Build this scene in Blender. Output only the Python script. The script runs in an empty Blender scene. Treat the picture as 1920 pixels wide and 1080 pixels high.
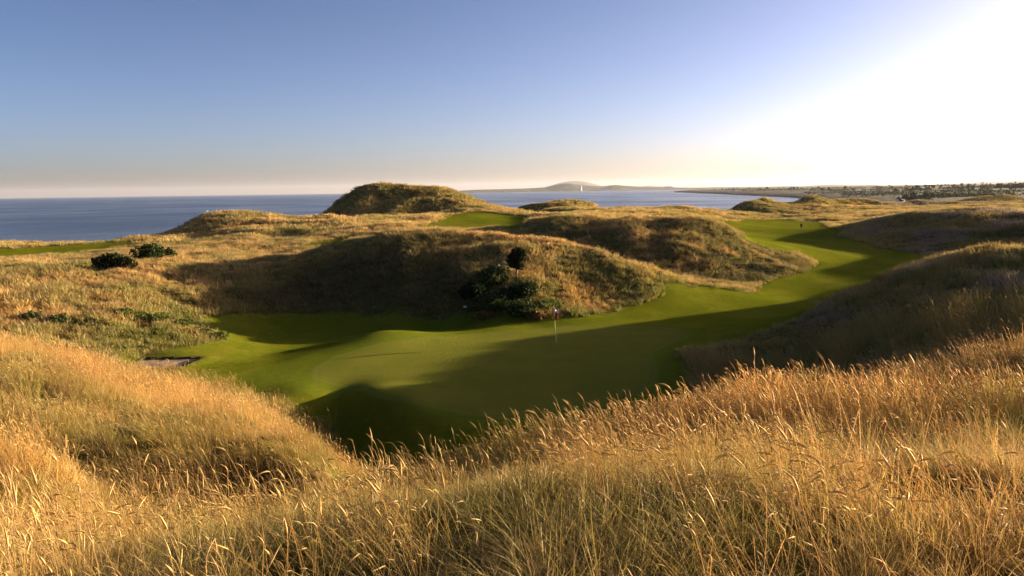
import bpy, math, random
import numpy as np
from mathutils import Vector, Matrix

# ------------------------------------------------------------------ camera, sky, sun, exposure
S = bpy.context.scene
COL = S.collection
F = 1507.0                       # focal length in pixels of a 1920 wide frame
EYE = np.array([0.0, 0.0, 10.0])
TILT, ROLL = math.radians(6.905), math.radians(0.806)
fw = np.array([0, math.cos(TILT), -math.sin(TILT)])
up0 = np.array([0, math.sin(TILT), math.cos(TILT)])
rt0 = np.array([1.0, 0, 0])
RT = math.cos(ROLL) * rt0 - math.sin(ROLL) * up0
UP = math.cos(ROLL) * up0 + math.sin(ROLL) * rt0
cam_d = bpy.data.cameras.new('camera'); cam = bpy.data.objects.new('camera', cam_d); COL.objects.link(cam)
cam_d.sensor_width = 36; cam_d.lens = 36 * F / 1920
cam_d.clip_start = 0.05; cam_d.clip_end = 200000
cam.matrix_world = Matrix(((RT[0], UP[0], -fw[0], EYE[0]), (RT[1], UP[1], -fw[1], EYE[1]), (RT[2], UP[2], -fw[2], EYE[2]), (0, 0, 0, 1)))
S.camera = cam

SUN_AZ, SUN_EL = math.radians(69), math.radians(8.0)     # azimuth clockwise from the view direction (+Y)
w = bpy.data.worlds.new('World'); S.world = w; w.use_nodes = True
wn = w.node_tree; bg = wn.nodes['Background']
sky = wn.nodes.new('ShaderNodeTexSky'); sky.sky_type = 'NISHITA'; sky.sun_disc = False
sky.sun_elevation = SUN_EL; sky.sun_rotation = SUN_AZ
sky.altitude = 0; sky.air_density = 0.5; sky.dust_density = 1.5; sky.ozone_density = 2.3
wb = wn.nodes.new('ShaderNodeMix'); wb.data_type = 'RGBA'; wb.blend_type = 'MULTIPLY'; wb.inputs[0].default_value = 1     # white balance of the whole sky
wb.inputs[7].default_value = (1.14, 0.81, 0.68, 1)
gm = wn.nodes.new('ShaderNodeGamma'); gm.inputs[1].default_value = 1.35     # the camera's contrast
wn.links.new(sky.outputs[0], gm.inputs[0]); wn.links.new(gm.outputs[0], wb.inputs[6]); wn.links.new(wb.outputs[2], bg.inputs[0]); bg.inputs[1].default_value = 0.06
sd = bpy.data.lights.new('sun', 'SUN'); sun = bpy.data.objects.new('sun', sd); COL.objects.link(sun)
sd.energy = 5.0; sd.angle = math.radians(0.5); sd.color = (1.0, 0.78, 0.50)
sdir = Vector((math.sin(SUN_AZ) * math.cos(SUN_EL), math.cos(SUN_AZ) * math.cos(SUN_EL), math.sin(SUN_EL)))
sun.rotation_euler = sdir.to_track_quat('Z', 'Y').to_euler()
S.view_settings.view_transform = 'Standard'; S.view_settings.look = 'None'
S.view_settings.exposure = 1.8; S.view_settings.gamma = 1.0
S.render.engine = 'CYCLES'
S.cycles.use_denoising = True
S.cycles.max_bounces = 4; S.cycles.diffuse_bounces = 2; S.cycles.transparent_max_bounces = 8
S.cycles.volume_bounces = 1
GRASS = True; HAZE = True

# ------------------------------------------------------------------ small helpers
rng = np.random.default_rng(7)
def ray(px, py): return fw + (px - 960) / F * RT + (540 - py) / F * UP
def hash2(ix, iy, seed):
    h = (ix.astype(np.int64) * 374761393 + iy.astype(np.int64) * 668265263 + seed * 982451653) & 0x7fffffff
    h = ((h ^ (h >> 13)) * 1274126177) & 0x7fffffff
    h = h ^ (h >> 16)
    return (h & 0xffff) / 65535.0
def vnoise(x, y, seed=0):
    x = np.asarray(x, float); y = np.asarray(y, float)
    ix = np.floor(x); iy = np.floor(y); fx = x - ix; fy = y - iy
    ix = ix.astype(np.int64); iy = iy.astype(np.int64)
    fx = fx * fx * fx * (fx * (fx * 6 - 15) + 10); fy = fy * fy * fy * (fy * (fy * 6 - 15) + 10)
    a = hash2(ix, iy, seed); b = hash2(ix + 1, iy, seed); c = hash2(ix, iy + 1, seed); d = hash2(ix + 1, iy + 1, seed)
    return (a + (b - a) * fx) * (1 - fy) + (c + (d - c) * fx) * fy
def fbm(x, y, lam, seed, octv=3):
    s = 0; a = 1; t = 0
    for o in range(octv):
        c, n = math.cos(0.6 + o), math.sin(0.6 + o)
        s = s + a * vnoise((x * c - y * n) / lam, (x * n + y * c) / lam, seed + o * 17); t += a; a *= .5; lam *= .48
    return s / t
def sstep(x, a, b):
    t = np.clip((x - a) / (b - a), 0, 1); return t * t * (3 - 2 * t)
def poly_sd(x, y, poly):
    """signed distance, positive inside"""
    poly = np.asarray(poly, float); n = len(poly)
    best = np.full(x.shape, 1e18); ins = np.zeros(x.shape, bool)
    for i in range(n):
        ax, ay = poly[i]; bx, by = poly[(i + 1) % n]
        ex, ey = bx - ax, by - ay
        t = np.clip(((x - ax) * ex + (y - ay) * ey) / (ex * ex + ey * ey + 1e-12), 0, 1)
        best = np.minimum(best, (x - ax - t * ex) ** 2 + (y - ay - t * ey) ** 2)
        c = ((ay > y) != (by > y))
        ins ^= c & (x < (bx - ax) * (y - ay) / ((by - ay) if by != ay else 1e-12) + ax)
    d = np.sqrt(best); return np.where(ins, d, -d)

# ------------------------------------------------------------------ the lie of the land: surveyed points
SEA = -12.0
ctrl = []                       # x, y, z
def P(px, py, d):
    v = ray(px, py); t = d / v[1]; ctrl.append(tuple(EYE + t * v))
def Z(px, d, z): ctrl.append((d * (px - 960) / F, d, z))
def G(px, py, z):
    v = ray(px, py); t = (z - EYE[2]) / v[2]; ctrl.append(tuple(EYE + t * v))
def A(deg, r, z): ctrl.append((r * math.sin(math.radians(deg)), r * math.cos(math.radians(deg)), z))
# -- the knoll the camera stands on
for a in range(-180, 180, 30):
    A(a, 0.9, 8.25)
for px, z in ((-200, 7.6), (300, 7.7), (700, 7.72), (960, 7.75), (1300, 7.8), (1650, 7.85), (2100, 7.9)): Z(px, 4, z)
for px, z in ((-200, 6.8), (200, 6.85), (480, 7.0), (760, 7.2), (960, 7.3), (1200, 7.45), (1440, 7.55), (1700, 7.2), (1900, 7.5), (2150, 7.6)): Z(px, 6.5, z)
for p in ((-150, 1085, 8.6), (0, 1075, 8.6), (200, 1058, 8.8), (400, 1030, 9.3), (600, 995, 10.2), (800, 955, 11.4), (1000, 906, 13), (1150, 868, 14.5), (1300, 828, 16), (1400, 803, 17), (1550, 793, 17.5), (1700, 786, 17.5), (1900, 780, 17.5), (2100, 780, 17.5),
          (1000, 960, 9.3), (1300, 910, 9.6), (1600, 880, 10), (1900, 880, 10), (1450, 843, 13), (1750, 838, 13)): P(*p)
for a in ((1400, 22, 3.4), (1400, 28, 1.2), (1150, 19, 3.6), (1150, 26, .3), (960, 17, 3.8), (960, 23, .6), (960, 29, -1.0), (760, 15, 4.0), (760, 22, .7), (760, 28, -1.3), (1250, 31, -.8), (640, 18, 2.9), (660, 24, .6), (680, 30, -1.5), (1600, 22, 3.9), (1600, 28, 1.8), (1800, 22, 4.4), (1800, 27, 3.2), (1450, 33, -.2), (2050, 22, 5.4), (2050, 28, 4.4)): Z(*a)
# -- golden dune on the near left with its hollow
for p in ((0, 652, 27), (100, 672, 28), (200, 704, 30), (260, 724, 30.5), (310, 738, 31), (370, 756, 32), (450, 780, 31), (540, 815, 29), (600, 850, 27), (632, 876, 25),
          (100, 750, 20), (300, 790, 20.5), (480, 806, 22), (80, 860, 14), (560, 838, 22), (450, 842, 18.2), (300, 848, 17.4), (180, 850, 16.6), (-200, 620, 26), (-200, 760, 18), (560, 846, 18.8), (170, 930, 15.7), (300, 926, 16.5), (420, 920, 17.1), (520, 912, 17.5), (590, 905, 17.8)): P(*p)
for a in ((250, 13.6, 3.7), (400, 14.0, 3.3), (530, 14.8, 3.0), (100, 12.5, 5.2), (0, 35, 2.6), (200, 38, .9), (350, 40, .1), (480, 37, -.5), (580, 33, -1.2), (-250, 35, 3)): Z(*a)
# -- green, bank and lawn around it
for g in ((480, 715, .05), (560, 700, .05), (640, 690, .1), (720, 680, .1), (800, 670, .1), (900, 660, .1), (1000, 650, .1), (1100, 640, .1), (1200, 630, .1), (560, 672, .1), (640, 655, .25), (700, 650, .3), (800, 640, .15),
          (1270, 620, .1), (700, 720, .05), (800, 720, .0), (900, 700, .05), (1000, 700, .05), (1100, 700, .05), (1200, 700, .05), (900, 760, 0), (1000, 760, 0), (860, 740, .05), (1100, 740, -.05), (1000, 795, -.1), (1120, 775, -.1), (920, 800, -.08), (1240, 720, 0), (820, 760, -.05),
          (540, 738, 0), (590, 731, .1), (640, 729, .12), (670, 734, .12), (700, 742, .1), (740, 757, .05), (780, 772, 0), (820, 786, 0), (860, 797, -.05), (850, 626, 0), (950, 616, .0), (1050, 609, .05), (1200, 606, .1), (1290, 610, .1)): G(*g)
for p in ((560, 775, 38.5), (560, 800, 37.2), (610, 830, 36), (640, 760, 40), (640, 785, 38.8), (640, 825, 37), (640, 852, 35), (720, 775, 37.5), (720, 800, 36.2), (720, 835, 34.3), (720, 860, 33), (800, 812, 33.8), (800, 850, 31.8), (880, 830, 32)): P(*p)
for p in ((720, 615, 55), (690, 621, 54.5), (755, 617, 55)): P(*p)
for g in ((480, 745, -.3), (430, 722, -.1), (400, 700, 0), (300, 690, .05), (400, 670, 0), (480, 668, -.5), (560, 655, -.6), (640, 640, -.7), (440, 645, .1), (600, 625, -.7), (500, 612, -.5), (700, 603, -.6), (820, 606, -.6), (880, 612, -.5), (900, 604, -.5), (980, 607, -.2), (1300, 600, .1), (1400, 600, .1), (1350, 585, .1), (1290, 650, .1), (1250, 650, .05), (1300, 680, .1)): G(*g)
# -- left middle dune
for p in ((230, 668, 48), (330, 655, 50.5), (430, 638, 55), (0, 600, 52), (100, 612, 50.5), (200, 622, 51.5), (300, 612, 54.5), (380, 616, 57), (0, 550, 57), (150, 555, 57), (300, 565, 60.5), (335, 585, 60), (80, 585, 53), (200, 590, 55),
          (-150, 508, 64), (0, 505, 66), (100, 498, 68), (200, 501, 70), (300, 501, 72), (380, 499, 74), (450, 503, 75), (400, 545, 67), (450, 575, 64), (360, 580, 62)): P(*p)
# -- main dune
for p in ((500, 493, 76), (560, 481, 77), (640, 456, 78), (700, 438, 78), (760, 428, 78), (830, 432, 78), (900, 438, 77), (1000, 443, 76), (1060, 458, 75), (1130, 476, 74), (1200, 501, 73), (1260, 521, 72), (1330, 533, 72.5), (1400, 548, 74),
          (600, 545, 70), (680, 510, 71.5), (760, 500, 70), (760, 560, 66), (860, 470, 73), (880, 515, 68.5), (870, 570, 64.5), (940, 470, 72), (940, 520, 67), (940, 570, 63.3), (1000, 540, 66), (1000, 595, 62), (1100, 540, 69), (1100, 580, 64.5), (1200, 545, 69), (1200, 580, 65), (1300, 560, 69.5), (540, 560, 68)): P(*p)
for a in ((760, 92, 3.6), (1000, 91, 3.0), (1130, 86, 1.4), (1240, 80, .8), (600, 90, 2.9), (450, 84, 2.7), (880, 92, 3.4)): Z(*a)
# -- ground behind, to the left
for p in ((400, 470, 100), (500, 450, 115), (330, 481, 90), (450, 486, 88), (560, 470, 96), (600, 457, 106), (640, 447, 115), (250, 484, 86), (150, 489, 85), (0, 496, 88), (-150, 498, 90), (0, 478, 110), (100, 470, 116), (200, 460, 123), (270, 452, 129), (0, 466, 136), (140, 457, 141), (280, 449, 146), (-200, 470, 136),
          (300, 447, 146), (350, 422, 150), (400, 399, 152), (440, 392, 153), (480, 396, 153), (520, 407, 152), (450, 425, 139), (380, 440, 138), (560, 410, 146), (620, 407, 146), (700, 410, 143), (760, 417, 141), (560, 438, 126), (640, 436, 124), (700, 427, 125), (780, 424, 127)): P(*p)
for a in ((0, 148, -4), (0, 160, -14), (140, 153, -4), (140, 166, -14), (280, 158, -4), (280, 172, -14), (-300, 150, -4), (-300, 165, -14), (360, 166, -3), (360, 182, -14), (440, 172, -2), (440, 190, -14), (520, 176, 1), (520, 200, -14), (600, 166, 3.7), (700, 165, 4.2)): Z(*a)
# -- raised fairway and the big table-topped dune
for p in ((830, 421, 136), (900, 426, 131), (870, 405, 160), (950, 405, 165), (990, 412, 150), (595, 407, 192), (630, 381, 198), (655, 360, 200), (668, 351, 201), (690, 348, 202), (740, 347, 203), (800, 347, 203), (830, 350, 203), (870, 363, 202), (900, 371, 200), (950, 389, 196), (985, 402, 190),
          (640, 405, 186), (740, 403, 182), (800, 398, 181), (900, 394, 180), (690, 372, 194), (720, 368, 195), (745, 384, 188), (800, 366, 194), (840, 386, 187), (870, 376, 192)): P(*p)
for a in ((700, 222, 4), (700, 250, -14), (850, 222, 4), (850, 250, -14), (600, 206, 2), (600, 226, -14), (960, 212, 2.5), (930, 245, -14)): Z(*a)
for p in ((965, 391, 270), (1000, 383, 272), (1035, 381, 274), (1070, 377, 275), (1100, 380, 275), (1130, 390, 272), (1030, 399, 245), (1000, 401, 238), (1100, 394, 250),
          (1180, 391, 225), (1230, 392, 225), (1270, 387, 225), (1320, 392, 225), (1140, 399, 190), (1250, 399, 180), (1060, 405, 150), (1150, 406, 145)): P(*p)
for a in ((965, 285, -10), (1040, 288, 0), (1040, 306, -14), (1130, 286, 0), (1130, 302, -14), (1200, 246, 1), (1200, 265, -14), (1300, 250, 1), (1300, 268, -14), (1200, 118, 4.0), (1050, 118, 4.4), (1300, 140, 3)): Z(*a)
# -- dune behind the main one, right
for p in ((975, 426, 101), (1010, 407, 102), (1040, 406, 102), (1110, 417, 99), (1200, 414, 98), (1290, 408, 99), (1340, 417, 98), (1370, 432, 97), (1400, 455, 96), (1440, 470, 95), (1500, 482, 95),
          (1100, 450, 92), (1200, 470, 88), (1300, 465, 89), (1300, 510, 83.5), (1400, 500, 87), (1350, 526, 80), (1450, 518, 84), (1520, 496, 92)): P(*p)
# -- fairway
for p in ((1450, 552, 75), (1550, 540, 78), (1600, 520, 84), (1650, 500, 91), (1720, 487, 97), (1600, 470, 109), (1560, 445, 131), (1480, 455, 118), (1450, 440, 140), (1380, 432, 150), (1500, 428, 166), (1360, 415, 196), (1450, 413, 205), (1550, 418, 196)): P(*p)
# -- shaded dune at right
for p in ((1340, 650, 50), (1400, 630, 50), (1480, 605, 50.5), (1560, 566, 51), (1640, 526, 51), (1700, 500, 51), (1780, 475, 50), (1850, 466, 49), (1920, 470, 47.5),
          (1300, 702, 43), (1400, 700, 42), (1500, 690, 40), (1500, 640, 45), (1600, 660, 38.5), (1600, 600, 44), (1700, 660, 35), (1700, 570, 43), (1800, 660, 32.5), (1850, 560, 39.5), (1900, 660, 30.5), (1920, 520, 42)): P(*p)
for a in ((2080, 46, 6.4), (2300, 42, 6.2), (1500, 60, .4), (1600, 64, .5), (1700, 66, 1.2), (1800, 68, 1.8), (1920, 66, 2.2), (1800, 90, 1.6), (1920, 84, 2.0), (2255, 64, 8.8), (2144, 70, 8.7), (2400, 68, 8.8), (2019, 74, 7.5), (1930, 79, 3.2), (2090, 82, 4.2), (1945, 66, 3.4), (2080, 62, 7.4), (2050, 104, 6.6), (2200, 110, 7.5), (2350, 110, 7)): Z(*a)  # includes an added dune outside the frame, raised to shadow the green
# -- long dune far right and the far dunes
for p in ((1585, 425, 142), (1650, 406, 135), (1720, 397, 129), (1800, 394, 127), (1920, 398, 123), (1650, 440, 122), (1750, 440, 113), (1850, 430, 112), (1920, 445, 105), (1740, 470, 105), (2050, 405, 122),
          (1450, 403, 230), (1600, 401, 240), (1380, 398, 235), (1350, 400, 222),
          (1380, 387, 310), (1412, 379, 312), (1430, 369, 315), (1450, 376, 312), (1475, 385, 306), (1495, 376, 318), (1515, 369, 320), (1530, 368, 320), (1550, 376, 316), (1578, 386, 312), (1597, 377, 322), (1620, 374, 325), (1650, 381, 320), (1690, 378, 330), (1740, 376, 330), (1700, 386, 300), (1800, 386, 300), (1430, 393, 290), (1530, 395, 285), (1620, 393, 285),
          (1820, 376, 360), (1860, 366, 365), (1890, 360, 370), (1920, 365, 370), (1900, 379, 300), (2000, 372, 360), (2000, 378, 300), (1890, 379, 350), (1830, 382, 348), (1940, 379, 350), (1720, 386, 322), (1660, 388, 312)): P(*p)
for a in ((1700, 150, 3.0), (1850, 148, 3.2), (1700, 178, 2.5), (1850, 175, 3), (1430, 336, 0), (1430, 356, -14), (1520, 346, 0), (1520, 368, -14), (1350, 300, 0), (1350, 320, -14), (1590, 352, 1), (1575, 420, -14), (1700, 420, .5), (1850, 420, 1), (2000, 430, 1), (1480, 322, 1)): Z(*a)
# -- out of the frame
for a, r, z in ((-40, 10, 6.6), (-60, 10, 7), (-90, 10, 7.3), (-120, 10, 7), (-150, 10, 7), (180, 10, 7), (150, 10, 7), (120, 10, 7.2), (90, 10, 7.4), (60, 11, 7.4), (45, 14, 6.8),
                (-60, 30, 5), (-90, 30, 5), (-130, 30, 5), (180, 30, 5), (130, 30, 5), (90, 25, 5.6), (60, 25, 5.6), (45, 60, 6), (60, 60, 5.5), (80, 60, 5.5), (100, 60, 5),
                (-50, 75, 4.6), (-70, 75, 4.5), (-100, 75, 4), (-140, 80, 4), (180, 80, 4), (140, 80, 4.5), (60, 110, 5.5), (80, 110, 5), (100, 120, 5),
                (-50, 150, 1.8), (-50, 185, -14), (-70, 150, 2), (-70, 185, -14), (-100, 160, 2), (-100, 200, -14), (-130, 200, 2), (-150, 300, 3), (180, 300, 4), (140, 300, 4), (100, 300, 5), (70, 300, 4.5), (50, 250, 4), (45, 180, 4.5),
                (45, 420, 3), (70, 450, 4), (100, 450, 5), (180, 450, 5), (-40, 300, -14), (-20, 400, -14), (0, 450, -14), (10, 450, -14), (-70, 400, -14), (-100, 400, -14), (-130, 400, -8)): A(a, r, z)
ctrl = np.array(ctrl)
cth = np.arctan2(ctrl[:, 0], ctrl[:, 1]); clr = np.log(np.hypot(ctrl[:, 0], ctrl[:, 1]))
# wrap copies near the back seam
CT = np.concatenate([cth, cth[cth > 2.2] - 2 * np.pi, cth[cth < -2.2] + 2 * np.pi])
CL = np.concatenate([clr, clr[cth > 2.2], clr[cth < -2.2]]); CZ = np.concatenate([ctrl[:, 2], ctrl[cth > 2.2, 2], ctrl[cth < -2.2, 2]])
c2 = 0.005 ** 2
n = len(CT)
K = np.sqrt((CT[:, None] - CT) ** 2 + (CL[:, None] - CL) ** 2 + c2)
M = np.zeros((n + 3, n + 3)); M[:n, :n] = K - np.eye(n) * 0.0004
M[:n, n] = 1; M[:n, n + 1] = CT; M[:n, n + 2] = CL; M[n:, :n] = M[:n, n:].T
WT = np.linalg.solve(M, np.concatenate([CZ, [0, 0, 0]]))
def rbf(th, lr):
    th = th.ravel().astype(np.float32); lr = lr.ravel().astype(np.float32); out = np.empty(len(th), np.float32)
    T32, L32, W32 = CT.astype(np.float32), CL.astype(np.float32), WT.astype(np.float32)
    for i in range(0, len(th), 20000):
        a, b = th[i:i + 20000, None], lr[i:i + 20000, None]
        k = np.sqrt((a - T32) ** 2 + (b - L32) ** 2 + np.float32(c2))
        out[i:i + 20000] = k @ W32[:n] + W32[n] + W32[n + 1] * a[:, 0] + W32[n + 2] * b[:, 0]
    return out.astype(float)

# survey grid: fine in front, coarse behind; rings spaced in proportion to their distance
half = math.radians(37)
th_f = np.linspace(-half, half, 780)
th_g = np.concatenate([np.linspace(-math.pi, -half, 75)[:-1], th_f, np.linspace(half, math.pi, 75)[1:]])
lr_g = np.concatenate([np.linspace(math.log(.6), math.log(20), 230)[:-1], np.linspace(math.log(20), math.log(400), 380)[:-1], np.linspace(math.log(400), math.log(7000), 150)])
TH, LR = np.meshgrid(th_g, lr_g)          # rows: rings
RR = np.exp(LR); X = RR * np.sin(TH); Y = RR * np.cos(TH)
Zt = np.full(X.shape, -14.0)
near = RR < 640
Zt[near] = rbf(TH[near], LR[near])
# far shore of the bay and the farmland behind it
def sea_pt(px, py):
    v = ray(px, py); t = (SEA - EYE[2]) / v[2]; p = EYE + t * v; return (p[0], p[1])
shore = [sea_pt(*q) for q in ((1600, 383), (1572, 378), (1530, 374), (1480, 370.5), (1440, 368.6), (1400, 366.6), (1350, 364), (1310, 362.2), (1262, 360.3))]
tip = shore[-1]
shore += [(tip[0] + 350, tip[1] + 900), (tip[0] + 2500, tip[1] + 3500), (12000, 9000), (12000, -3000), (2000, -3000), (280, -300), (200, 250)]
fsd = poly_sd(X, Y, shore)
zf = np.where(fsd > 0, -11.8 + 9.5 * (1 - np.exp(-np.maximum(fsd, 0) / 45)) + 9 * sstep(fsd, 80, 1700) + (fbm(X, Y, 420, 5) - .5) * 5 * sstep(fsd, 30, 300), -14 + np.maximum(-3, fsd * .02))
zf += 3.0 * sstep(X, 300, 1200) * (fsd > 0)
bl = sstep(RR, 400, 620)
Zt = np.where(near, Zt * (1 - bl) + zf * bl, zf)
Z0 = Zt.copy()

def samp(grid, x, y):
    th = np.arctan2(x, y); lr = np.log(np.maximum(np.hypot(x, y), .61))
    i = np.interp(lr, lr_g, np.arange(len(lr_g))); j = np.interp(th, th_g, np.arange(len(th_g)))
    i0 = np.minimum(i.astype(int), len(lr_g) - 2); j0 = np.minimum(j.astype(int), len(th_g) - 2); fi = i - i0; fj = j - j0
    return (grid[i0, j0] * (1 - fi) + grid[i0 + 1, j0] * fi) * (1 - fj) + (grid[i0, j0 + 1] * (1 - fi) + grid[i0 + 1, j0 + 1] * fi) * fj
def hit(px, py, grid=None, r0=2.0, r1=6500):
    """the ground point seen at a pixel of the photograph"""
    g = Zt if grid is None else grid
    v = ray(px, py); t = np.exp(np.linspace(math.log(r0), math.log(r1), 5000)) / math.hypot(v[0], v[1])
    p = EYE[None] + t[:, None] * v[None]
    below = p[:, 2] < samp(g, p[:, 0], p[:, 1])
    k = int(np.argmax(below)) if below.any() else len(t) - 1
    return p[k]
def outline(pts): return [tuple(hit(*q, grid=Z0)[:2]) for q in pts]

def blur(g, ka, kr):
    def g1(k_): q_ = np.exp(-.5 * (np.arange(-2 * k_, 2 * k_ + 1) / k_) ** 2); return q_ / q_.sum()
    o = np.zeros_like(g); kk = g1(ka); n_ = len(kk) // 2; pd = np.pad(g, ((0, 0), (n_, n_)), mode='edge')
    for i_, w_ in enumerate(kk): o += w_ * pd[:, i_:i_ + g.shape[1]]
    o2 = np.zeros_like(g); kk = g1(kr); n_ = len(kk) // 2; pd = np.pad(o, ((n_, n_), (0, 0)), mode='edge')
    for i_, w_ in enumerate(kk): o2 += w_ * pd[i_:i_ + g.shape[0]]
    return o2
# mown ground
green_px = ((446, 710), (480, 695), (530, 680), (600, 657), (655, 634), (690, 622), (725, 616), (760, 619), (800, 625), (860, 627), (950, 617), (1050, 610), (1200, 607), (1285, 611), (1312, 624), (1300, 640), (1275, 652), (1268, 668), (1290, 700), (1270, 740), (1180, 775), (1080, 800), (980, 812), (900, 806), (850, 795), (790, 775), (720, 748), (660, 730), (600, 731), (540, 739), (490, 733))
inner_px = ((600, 690), (640, 668), (720, 645), (820, 633), (950, 621), (1080, 613), (1200, 612), (1262, 618), (1280, 632), (1240, 648), (1210, 664), (1222, 690), (1215, 722), (1150, 752), (1040, 775), (950, 782), (870, 770), (790, 752), (720, 734), (650, 722), (600, 710))
GREEN = outline(green_px); INNER = outline(inner_px)
fair_px = ((225, 668), (330, 657), (430, 640), (395, 615), (370, 596), (430, 590), (540, 586), (640, 588), (760, 588), (870, 592), (900, 600), (1000, 603), (1100, 592), (1200, 572), (1240, 548), (1262, 528), (1330, 537), (1400, 550), (1430, 530), (1500, 512), (1535, 495), (1500, 474), (1440, 464), (1400, 450), (1372, 430), (1345, 414), (1400, 411), (1460, 412), (1540, 418), (1580, 430), (1562, 442), (1640, 464), (1740, 478))
FAIR = outline(fair_px) + outline(((1738, 484), (1690, 504), (1600, 552))) + [(38, 62), (30, 58)] + outline(((1480, 606),)) + outline(((1345, 652), (1275, 660), (1305, 712))) + [(8, 34), (3, 30), (-3, 29.5), (-7, 30)] + outline(((640, 846), (622, 822), (560, 768), (440, 736), (372, 716), (250, 690)))
FAR1 = outline(((775, 426), (820, 415), (850, 402), (900, 397), (940, 400), (992, 406), (985, 420), (965, 428), (900, 429), (840, 430)))
FAR2 = outline(((562, 462), (600, 453), (655, 446), (640, 456), (600, 466)))
FAR3 = outline(((-150, 492), (-150, 473), (0, 467), (150, 458), (275, 450), (255, 460), (170, 470), (90, 481), (0, 486)))
FAR4 = outline(((990, 402), (1030, 397), (1085, 397), (1050, 405)))
SD = {}
nr = RR < 420
for nm, pl in (('green', GREEN), ('inner', INNER), ('fair', FAIR), ('f1', FAR1), ('f2', FAR2), ('f3', FAR3), ('f4', FAR4)):
    a = np.full(X.shape, -200.0); a[nr] = poly_sd(X[nr], Y[nr], pl)
    a += (fbm(X, Y, 3.5, 41) - .5) * (0 if nm in ('green', 'inner') else 1.4); SD[nm] = a
mown = np.maximum.reduce([SD['fair'], SD['f1'], SD['f2'], SD['f3'], SD['f4']])
Zs = blur(Zt, 11, 3); Zw = blur(Zs, 7, 2)
Zt = Zt + (Zs - Zt) * ((.25 + .5 * sstep(RR, 19, 30)) * (1 - sstep(RR, 60, 110)) * sstep(RR, 2, 5))
Zt = Zt + (Zw - Zt) * sstep(mown, -.5, 1.0) * (1 - .6 * sstep(RR, 100, 180)) * (1 - .6 * sstep(SD['green'], -9, -3))
# hummocks on everything that is not mown
rough = 1 - sstep(mown, -2.0, 0.4)
dist = sstep(RR, 5, 40)
land = sstep(Zt, SEA - .5, SEA + 3)
def ridged(x, y, lam, seed): return 1 - 2 * np.abs(fbm(x, y, lam, seed, 3) - .5)
hum = (fbm(X, Y, 2.6, 11) - .5) * .50 * dist + (ridged(X, Y, 9, 12) - .8) * .8 * sstep(RR, 30, 80) + (ridged(X, Y, 20, 13) - .8) * 1.3 * sstep(RR, 95, 170)
Zt = Zt + hum * rough * land + (fbm(X, Y, 9, 14) - .5) * .22 * sstep(mown, -.5, 2) * (1 - sstep(SD['green'], -1.5, 1.5)) + (fbm(X, Y, 1.1, 15) - .5) * .12 * (1 - sstep(RR, 20, 60)) * rough + (fbm(X, Y, 1.9, 16) - .45) * .62 * sstep(RR, 13, 20) * (1 - sstep(RR, 75, 120)) * rough
hx0, hy0 = hit(1690, 950, Z0)[:2]
Zt = Zt - .55 * np.exp(-(((X - hx0) / .85) ** 2 + ((Y - hy0) / .75) ** 2))      # hollow in the near grass
gul = np.exp(-(((X + 24) / 26) ** 2 + ((Y - 192) / 14) ** 2)); Zt = Zt + gul * (ridged(X, Y * .6, 11, 77) - .8) * 2.6 * rough
# sunken rectangular pit beside the lawn
pc = np.mean([hit(250, 676, Z0), hit(365, 676, Z0), hit(365, 688, Z0), hit(262, 690, Z0)], axis=0)
PITX, PITY = (hit(248, 676, Z0)[0], hit(364, 678, Z0)[0]), (hit(364, 693, Z0)[1], hit(364, 671, Z0)[1])
PIT = [(PITX[0], PITY[0]), (PITX[1] - .25, PITY[0]), (PITX[1] + .15, PITY[1]), (PITX[0], PITY[1])]
psd = np.full(X.shape, -9.0); q = RR < 80; psd[q] = poly_sd(X[q], Y[q], PIT)
PITZ = float(samp(Zt, np.array([pc[0]]), np.array([pc[1]]))[0])
Zt = np.where(psd > -1.2, Zt * (1 - sstep(psd, -1.2, -.2)) + PITZ * sstep(psd, -1.2, -.2), Zt)
SD['pit'] = psd

# ------------------------------------------------------------------ materials
def mat(name):
    m = bpy.data.materials.new(name); m.use_nodes = True; nt = m.node_tree; nt.nodes.clear()
    out = nt.nodes.new('ShaderNodeOutputMaterial'); return m, nt, out
class N:
    """tiny node helper"""
    def __init__(s, nt): s.nt = nt
    def __call__(s, typ, ins=None, **kw):
        nd = s.nt.nodes.new(typ)
        for k, v in kw.items(): setattr(nd, k, v)
        for k, v in (ins or {}).items():
            if isinstance(v, bpy.types.NodeSocket): s.nt.links.new(v, nd.inputs[k])
            else: nd.inputs[k].default_value = v
        return nd
    def noise(s, vec, scale, detail=3, rough=.55): return s('ShaderNodeTexNoise', {'Vector': vec, 'Scale': scale, 'Detail': detail, 'Roughness': rough}).outputs['Fac']
    def mix(s, f, a, b, mode='MIX'):
        nd = s.nt.nodes.new('ShaderNodeMix'); nd.data_type = 'RGBA'; nd.blend_type = mode
        for i, v in ((0, f), (6, a), (7, b)):
            if isinstance(v, bpy.types.NodeSocket): s.nt.links.new(v, nd.inputs[i])
            else: nd.inputs[i].default_value = v if i == 0 else (*v, 1)
        return nd.outputs[2]
    def rng(s, v, a, b, c=0., d=1., smooth=True):
        return s('ShaderNodeMapRange', {0: v, 1: a, 2: b, 3: c, 4: d}, interpolation_type='SMOOTHSTEP' if smooth else 'LINEAR').outputs[0]
    def attr(s, name, out='Fac', typ='GEOMETRY'): return s('ShaderNodeAttribute', attribute_name=name, attribute_type=typ).outputs[out]
    def math(s, op, a, b=0.): return s('ShaderNodeMath', {0: a, 1: b}, operation=op).outputs[0]

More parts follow.
